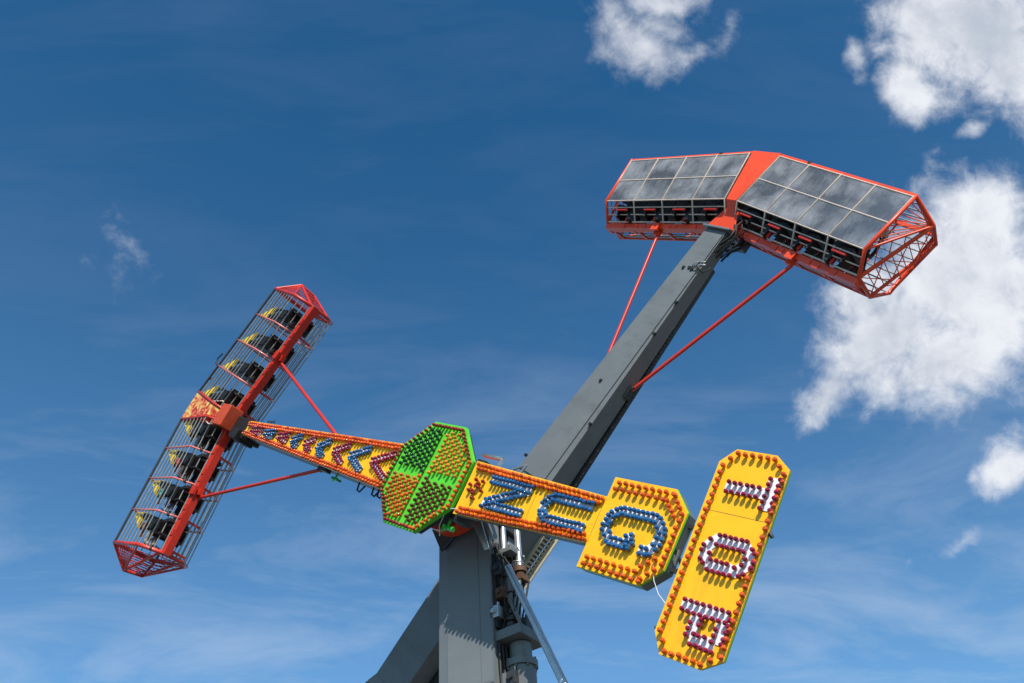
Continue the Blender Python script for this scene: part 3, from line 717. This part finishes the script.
def make_cage(label, loc, rot, glazed):
    global HOOPS
    HOOPS = HOOPS_GLAZED if glazed else HOOPS_BARRED; SE = HOOPS[-1]
    t = empty('passenger_cage', loc, rot); tag(t, label, 'ride cage')
    paint = M['orange'] if glazed else M['red']
    for sg in (1, -1):
        W = lambda s, p: WP(sg, s, p[0], p[1])
        # floor beam
        b = MB()
        lo, dp = (-.11, .20) if glazed else (-.15, .21)
        pf = [(lo, .0), (.03, .0), (.03, dp), (lo, dp)]
        b.loft([W(.0, p) for p in pf], [W(SE + .04, p) for p in pf])
        fl = b.build('floor_beam', paint, t, bevel=.01)
        for s in (.55, .9, 1.5, 1.7, 2.5, 2.75, 3.2):
            b = MB(); b.bar(W(s, (-.08, -.012)), W(s + .16, (-.08, -.012)), .13, .022); b.build('beam_plate', paint, fl)
        b = MB(); b.bar(W(2.02, (-.10, -.035)), W(2.24, (-.10, -.035)), .2, .07); b.bar(W(2.12, (-.27, .12)), W(2.12, (-.12, .12)), .16, .12); b.build('rod_bracket', paint, fl)
        # cross arms under the seats
        for s in (HOOPS[0] + .2, HOOPS[1], HOOPS[2], HOOPS[3], HOOPS[4] - .1):
            b = MB(); b.bar(W(s, (-.06, .18)), W(s, (.05, .68)), .06, .06); b.bar(W(s, (-.06, .22)), W(s + .1, (-.06, .22)), .12, .08); b.build('cross_arm', paint, t)
        # hoops
        for i, s in enumerate(HOOPS):
            ring = [F0, F1, F2, K2, K1, K0]
            thick = .038 if i in (0, 4) else .028
            b = MB()
            if glazed:
                b.tube([W(s, p) for p in (F2, K2, K1, K0, F0)], thick * .8, 8)
                b.build('hoop', paint, t)
                b = MB(); b.tube([W(s, p) for p in (F0, F1, (1.92, -.357))], .021, 8); b.build('window_post', M['cream'], t)
            else:
                b.tube([W(s, p) for p in ring], thick, 8, closed=True); b.build('hoop', paint if i in (0, 4) else M['glare_red'], t)
        # roof rails
        b = MB()
        if glazed:
            b.bar(W(.0, (1.95, -.29)), W(SE, (1.95, -.29)), .10, .06); b.bar(W(.0, (1.95, .92)), W(SE, (1.95, .92)), .08, .08)
            b.build('roof_rail', paint, t)
        else:
            for p in (F2, K2): b.tube([W(.1, p), W(SE + .02, p)], .034, 8)
            b.build('roof_rail', M['dark'], t)
        # steel bars
        def bars(p, q, n, name, ends=False, r=.0165):
            bb = MB()
            for k in range(n):
                f = (k + 1) / (n + 1) if not ends else k / (n - 1)
                c = lerp(p, q, f); bb.tube([W(HOOPS[0], c), W(HOOPS[-1], c)], r, 6)
            bb.build(name, M['bar'], t)
        bars(K1, K2, 6, 'back_bars'); bars(K0, K1, 3, 'lower_back_bars', True); bars(F2, K2, 4, 'roof_bars')
        bars((.04, .34), K0, 2, 'floor_bars')
        if not glazed:
            bars(F1, F2, 6, 'side_bars', r=.017); bars(F0, F1, 4, 'lower_side_bars', True, r=.0185)
        else:
            # window grid: two rows of panes, rails below
            b = MB()
            for f in (0., .5, 1.): c = lerp(F1, (1.90, -.357), f); b.tube([W(HOOPS[0], c), W(HOOPS[-1], c)], .018, 8)
            b.build('window_rail', M['cream'], t)
            b = MB()
            for f in (0.05, .38, .70): c = lerp(F0, F1, f); b.tube([W(HOOPS[0], c), W(HOOPS[-1], c)], .016 if f > .1 else .024, 8)
            b.build('guard_rail', M['cream'], t)
            for i in range(4):
                for (fa, fb) in ((.02, .49), (.51, .985)):
                    a = lerp(F1, (1.90, -.357), fa); c = lerp(F1, (1.90, -.357), fb); s0, s1 = HOOPS[i] + .02, HOOPS[i + 1] - .02
                    b = MB(); nrm = Vector((0, .006, 0)); q = [W(s0, a), W(s1, a), W(s1, c), W(s0, c)]
                    b.hexa([v for v in q] + [v + nrm for v in q]); b.build('window_pane', M['glass'], t)
        # end frame
        T = [WP(sg, p[0] - (.12 if glazed else 0), p[1] - (.06 if glazed else 0), p[2]) for p in TIP]
        hx = [W(SE + .02, p) for p in (F0, F1, F2, K2, K1, K0)]
        b = MB()
        b.tube(hx, .045, 8, closed=True)
        b.tube([hx[2], T[0]], .042, 8); b.tube([hx[3], T[1]], .038, 8); b.tube([T[0], T[1]], .038, 8); b.tube([hx[0], T[0]], .042, 8); b.tube([hx[5], T[1]], .036, 8)
        b.tube([hx[1], T[0]], .026, 8); b.tube([hx[4], T[1]], .03, 8)
        b.build('end_frame', paint, t)
        b = MB()
        def slats(a0, a1, c0, c1, n, r=.011):
            for k in range(1, n):
                f = k / n; b.tube([a0.lerp(a1, f), c0.lerp(c1, f)], r, 5)
        slats(hx[2], T[0], hx[3], T[1], 9, .013)                       # roof of the end
        slats(hx[2], hx[1], hx[2].lerp(T[0], .98), T[0], 9, .012)       # slatted cheek
        slats(hx[0], T[0], hx[5], T[1], 9)                              # sloping end
        for k in range(3):
            f0, f1 = k / 3, (k + 1) / 3
            b.tube([hx[0].lerp(T[0], f0), hx[5].lerp(T[1], f1)], .011, 5); b.tube([hx[5].lerp(T[1], f0), hx[0].lerp(T[0], f1)], .011, 5)
        slats(hx[1], T[0], hx[0], T[0], 5)
        slats(hx[4], T[1], hx[5], T[1], 5); slats(hx[3], T[1], hx[4], T[1], 5)
        b.build('end_slats', paint, t)
        if glazed:
            b = MB(); b.tube([W(.1, K0), W(SE, K0)], .03, 8); b.build('floor_edge', paint, t)
        # end panel in the roof hip
        # seats: backs towards the middle of the cage, two side by side in each bay
        for i in range(4):
            s0 = HOOPS[i] + .08
            for y0 in (-.08, .33):
                seat(t, sg, s0, y0, glazed)
    centre_panel(t, glazed, paint)
    return t

SEATS = {}
def seat(t, sg, s0, yc, glazed):
    W = lambda s, r, y: WP(sg, s0 + s, r, yc + y)
    b = MB(); w = .2
    def slab(s_a, r_a, s_b, r_b, th, ww=w):
        # slab between two lines in the (s, rho) plane
        d = Vector((s_b - s_a, r_b - r_a)).normalized(); n = Vector((-d.y, d.x)) * th
        pts = [(s_a, r_a), (s_b, r_b), (s_b + n.x, r_b + n.y), (s_a + n.x, r_a + n.y)]
        b.loft([W(p[0], p[1], -ww) for p in pts], [W(p[0], p[1], ww) for p in pts])
    slab(.24, .40, .10, 1.42, .17)                      # back (leans to the middle)
    slab(.52, .46, .10, .36, .13)                       # cushion
    slab(.46, .08, .50, .42, .05, .16); slab(.10, .02, .18, .40, .10, .1)
    for yy in (-.195, .195):                              # side bolsters
        b.loft([W(.12, .42, yy - .03), W(.42, .50, yy - .03), W(.26, .78, yy - .03), W(.04, 1.36, yy - .03)], [W(.12, .42, yy + .03), W(.42, .50, yy + .03), W(.26, .78, yy + .03), W(.04, 1.36, yy + .03)])
    o = b.build('seat', M['black'], t, bevel=.015)
    b = MB()
    pts = [(-.06, 1.24), (.38, 1.28), (-.03, 1.84)]
    b.loft([W(p[0], p[1], -.20) for p in pts], [W(p[0], p[1], -.13) for p in pts])
    b.loft([W(p[0], p[1], .13) for p in pts], [W(p[0], p[1], .20) for p in pts]); b.loft([W(-.05, 1.26, -.14), W(.03, 1.26, -.14), W(.01, 1.78, -.14), W(-.04, 1.78, -.14)], [W(-.05, 1.26, .14), W(.03, 1.26, .14), W(.01, 1.78, .14), W(-.04, 1.78, .14)])
    b.build('headrest', M['black'] if glazed else M['headrest'], o, bevel=.01)
    b = MB()
    for yy in (-.15, .15):
        b.tube([W(.02, 1.34, yy), W(.14, 1.36, yy), W(.28, 1.22, yy), W(.36, .95, yy), W(.36, .74, yy)], .04, 8)
    b.tube([W(.36, .76, -.16), W(.40, .72, 0), W(.36, .76, .16)], .035, 8)
    b.build('shoulder_restraint', M['black'], o)
    b = MB(); b.bar(W(.12, .30, -.19), W(.12, .30, .19), .05, .05); b.bar(W(.44, .30, -.19), W(.44, .30, .19), .045, .045); b.bar(W(.12, .26, -.2), W(.48, .26, -.2), .05, .05); b.bar(W(.12, .26, .2), W(.48, .26, .2), .05, .05); b.bar(W(.16, .05, 0), W(.16, .3, 0), .07, .07)
    b.build('seat_frame', M['red'] if glazed else M['black'], o)

def centre_panel(t, glazed, paint):
    """gusset between the two wings"""
    s = .07; L_ = lambda p: WP(1, s, *p); R_ = lambda p: WP(-1, s, *p)
    b = MB()
    pr = [(-.24, .0), F0, F1, (1.90, -.347), (2.0, -.34)]
    v = []; f = []
    for p in pr: v += [R_(p), L_(p)]
    for p in pr: v += [R_((p[0], p[1] + .05)), L_((p[0], p[1] + .05))]
    n = len(pr) * 2
    for i in range(len(pr) - 1):
        a = 2 * i; f += [(a, a + 1, a + 3, a + 2), (n + a, n + a + 2, n + a + 3, n + a + 1), (a, a + 2, n + a + 2, n + a), (a + 1, n + a + 1, n + a + 3, a + 3)]
    f += [(0, n, n + 1, 1), (n - 2, n - 1, 2 * n - 1, 2 * n - 2)]
    b.add(v, f)
    c = b.build('centre_panel', paint if glazed else [M['mural']][0], t)
    b = MB(); b.loft([R_((1.96, -.285)), R_((2.01, -.285)), R_((2.01, .97)), R_((1.96, .97))], [L_((1.96, -.285)), L_((2.01, -.285)), L_((2.01, .97)), L_((1.96, .97))])
    b.loft([R_((.0, .66)), R_((1.955, .93)), R_((1.955, .98)), R_((.0, .71))], [L_((.0, .66)), L_((1.955, .93)), L_((1.955, .98)), L_((.0, .71))])
    b.build('roof_plate', paint, t)
    if glazed:
        b = MB(); b.hexa([(-.46, -.16, -.22), (.40, -.16, -.22), (.38, .30, -.22), (-.42, .30, -.22), (-.16, -.22, .40), (.16, -.22, .40), (.16, .30, .40), (-.16, .30, .40)])
        b.build('mounting_block', paint, t, bevel=.015)
        b = MB(); b.box(-.36, .36, .36, .62, -.3, .1); b.build('mounting_frame', M['dark'], t)
    else:
        b = MB(); b.box(-.32, .30, -.33, .10, -.36, .14); b.build('mounting_box', M['dull_orange'], t, bevel=.02)
        b = MB(); b.box(-.2, .2, .10, .5, -.4, .1); b.build('mounting_frame', M['dark'], t)
        b = MB()
        for sg in (1, -1):
            b.tube([WP(sg, .16, .1, -.05), WP(sg, .30, .38, -.30), WP(sg, .16, .60, -.40)], .02, 6)
        b.build('grab_rail', M['cream'], t)
        b = MB(); b.tube([WP(1, 1.02, 1.95, -.33), WP(1, 1.06, 2.14, -.36), WP(1, 1.2, 2.24, -.36), WP(1, 1.4, 2.16, -.36)], .022, 6); b.build('hook', M['black'], t)
    for x in ((-1.0, .95) if glazed else (.6,)):
        b = MB(); p = WP(1 if x > 0 else -1, abs(x), 1.98, -.3); b.box(p.x - .04, p.x + .04, p.y - .03, p.y + .04, p.z - .03, p.z + .045)
        b.build('roof_lug', M['black'], t)

def polar(dirdeg, r, y): a = rad(dirdeg); return (r * math.cos(a), y, HZ + r * math.sin(a))
NEAR_DIR = A_DIR + 180
NEAR_T = Vector((math.sin(rad(NEAR_DIR)), 0, -math.cos(rad(NEAR_DIR))))   # along the cage
CAGE_NEAR = make_cage('red barred cage at the left, open steel bars, riders in its lower half', tuple(Vector(polar(NEAR_DIR, 8.72, 0.0)) + NEAR_T * .12), (0, rad(90 - NEAR_DIR), 0), False)
CAGE_FAR = make_cage('orange red cage at the upper right with two rows of clear windows', polar(B_DIR, 8.76, 3.0), (0, rad(90 - B_DIR), 0), True)

# ------------------------------------------------------------------ riders in the lower wing of the barred cage
def rider_mesh(seed, top, legs):
    """one continuous seated body grown from a skeleton; x = forward, z = up, hips at the origin"""
    rnd = random.Random(seed); j = lambda a: a + rnd.uniform(-.02, .02)
    V = []; E = []; Rr = []
    def nd(p, r, par=None):
        V.append(p); Rr.append(r)
        if par is not None: E.append((par, len(V) - 1))
        return len(V) - 1
    pel = nd((0, 0, 0), .125)
    bel = nd((-.01, 0, .16), .12, pel); che = nd((-.03, 0, .36), .135, bel); nb = nd((-.02, 0, .50), .075, che); nk = nd((.0, 0, .56), .052, nb)
    hd = nd((.03, 0, .66), .085, nk); ht = nd((.025, 0, .755), .075, hd)
    for s in (1, -1):
        hp = nd((.03, s * .09, -.01), .09, pel); kn = nd((.42, s * j(.12), .03), .065, hp); an = nd((.50, s * j(.11), -.38), .042, kn); to = nd((.62, s * .11, -.43), .035, an)
        sh = nd((-.03, s * .19, .43), .062, che); el = nd((j(.10), s * j(.25), .22), .045, sh); wr = nd((.26, s * .15, j(.32)), .032, el); hn = nd((.31, s * .13, .38), .038, wr)
    me = bpy.data.meshes.new('rider_skeleton'); me.from_pydata(V, E, []); ob = bpy.data.objects.new('rider_skeleton', me); COL.objects.link(ob)
    sk = ob.modifiers.new('skin', 'SKIN'); sk.use_smooth_shade = True
    for i, v in enumerate(me.skin_vertices[0].data):
        v.radius = (Rr[i], Rr[i]); v.use_root = (i == 0)
    sb = ob.modifiers.new('sub', 'SUBSURF'); sb.levels = 1; sb.render_levels = 1
    dg = bpy.context.evaluated_depsgraph_get(); ev = ob.evaluated_get(dg)
    out = bpy.data.meshes.new_from_object(ev); out.name = 'person'
    bpy.data.objects.remove(ob); 
    out.materials.clear()
    for m_ in (top, legs, M['skin'], M['black']): out.materials.append(m_)
    for p in out.polygons:
        c = p.center; k = 0
        if c.z > .535: k = 2
        elif c.x > .22 and c.z > .20: k = 2
        elif c.z < -.35: k = 3
        elif c.z < .05 or (c.x > .16 and c.z < .14): k = 1
        p.material_index = k; p.use_smooth = True
    return out

def rider(name_lab, sg, bay, yc, seed, top, legs, hair):
    s0 = HOOPS_BARRED[bay] + .08
    o = bpy.data.objects.new('person', rider_mesh(seed, top, legs)); COL.objects.link(o)
    es = (WP(sg, 1, 0, 0) - WP(sg, 0, 0, 0)); er = (WP(sg, 0, 1, 0) - WP(sg, 0, 0, 0)); ey = Vector((0, 1, 0))
    yv = er.cross(es)
    base = WP(sg, s0 + .29, .60, yc)
    Ml = Matrix((es, yv, er)).transposed().to_4x4(); Ml.translation = base
    cw = Matrix.Translation(CAGE_NEAR.location) @ CAGE_NEAR.rotation_euler.to_matrix().to_4x4()
    o.matrix_world = cw @ Ml
    tag(o, name_lab, 'person', 'riders strapped in the barred cage')
    h = MB(); prof = [(.098, .68), (.102, .72), (.092, .77), (.06, .81), (.02, .825)]
    v = []
    h.lathe(prof, 14, (.012, 0, 0), axis='z')
    h.build('hair', hair, o)
    fc = MB(); fc.add([(.112, -.012, .665), (.112, .012, .665), (.14, 0, .655), (.113, 0, .70)], [(0, 1, 2), (0, 2, 3), (1, 3, 2), (0, 3, 1)]); fc.build('nose', M['skin'], o)
cl = lambda n, c: mat(n, c, .85, var=.2, scale=9)
hair2 = mat('fair_hair', (.22, .13, .05), .6, var=.3, scale=40)
jeans = cl('blue_jeans', (.10, .15, .26))
rider('rider in dark top in the row nearest the painted panel', -1, 0, -.10, 1, cl('dark_cloth', (.03, .025, .035)), cl('dark_trousers', (.02, .02, .025)), M['hair'])
rider('rider in red top, second row below the painted panel', -1, 1, -.10, 2, cl('red_cloth', (.45, .03, .03)), cl('brown_trousers', (.06, .035, .025)), M['hair'])
rider('rider in teal top and blue jeans, third row below the painted panel', -1, 2, -.10, 3, cl('teal_cloth', (.03, .20, .17)), jeans, hair2)
rider('rider in brown top and grey trousers, in the lowest row', -1, 3, -.10, 4, cl('brown_cloth', (.12, .05, .035)), cl('grey_trousers', (.22, .20, .18)), M['hair'])

rider('rider in black top behind the panel-end rider, far side of the cage', -1, 0, .30, 5, cl('black_cloth', (.015, .015, .018)), cl('charcoal_trousers', (.03, .03, .035)), M['hair'])
rider('rider in maroon top on the far side, beyond the rider in red', -1, 1, .30, 6, cl('maroon_cloth', (.10, .015, .02)), cl('navy_trousers', (.02, .03, .06)), M['hair'])
rider('rider in dark green top on the far side, beyond the rider in teal', -1, 2, .30, 7, cl('green_cloth', (.02, .06, .03)), cl('dark_jeans', (.03, .04, .07)), M['hair'])

# ------------------------------------------------------------------ render settings
scene.render.engine = 'CYCLES'
scene.view_settings.view_transform = 'Standard'; scene.view_settings.look = 'None'; scene.view_settings.gamma = 1; scene.view_settings.exposure = .25
scene.view_settings.use_curve_mapping = False
scene.cycles.use_denoising = True
scene.cycles.transparent_max_bounces = 16
scene.render.resolution_x = 1024; scene.render.resolution_y = 683
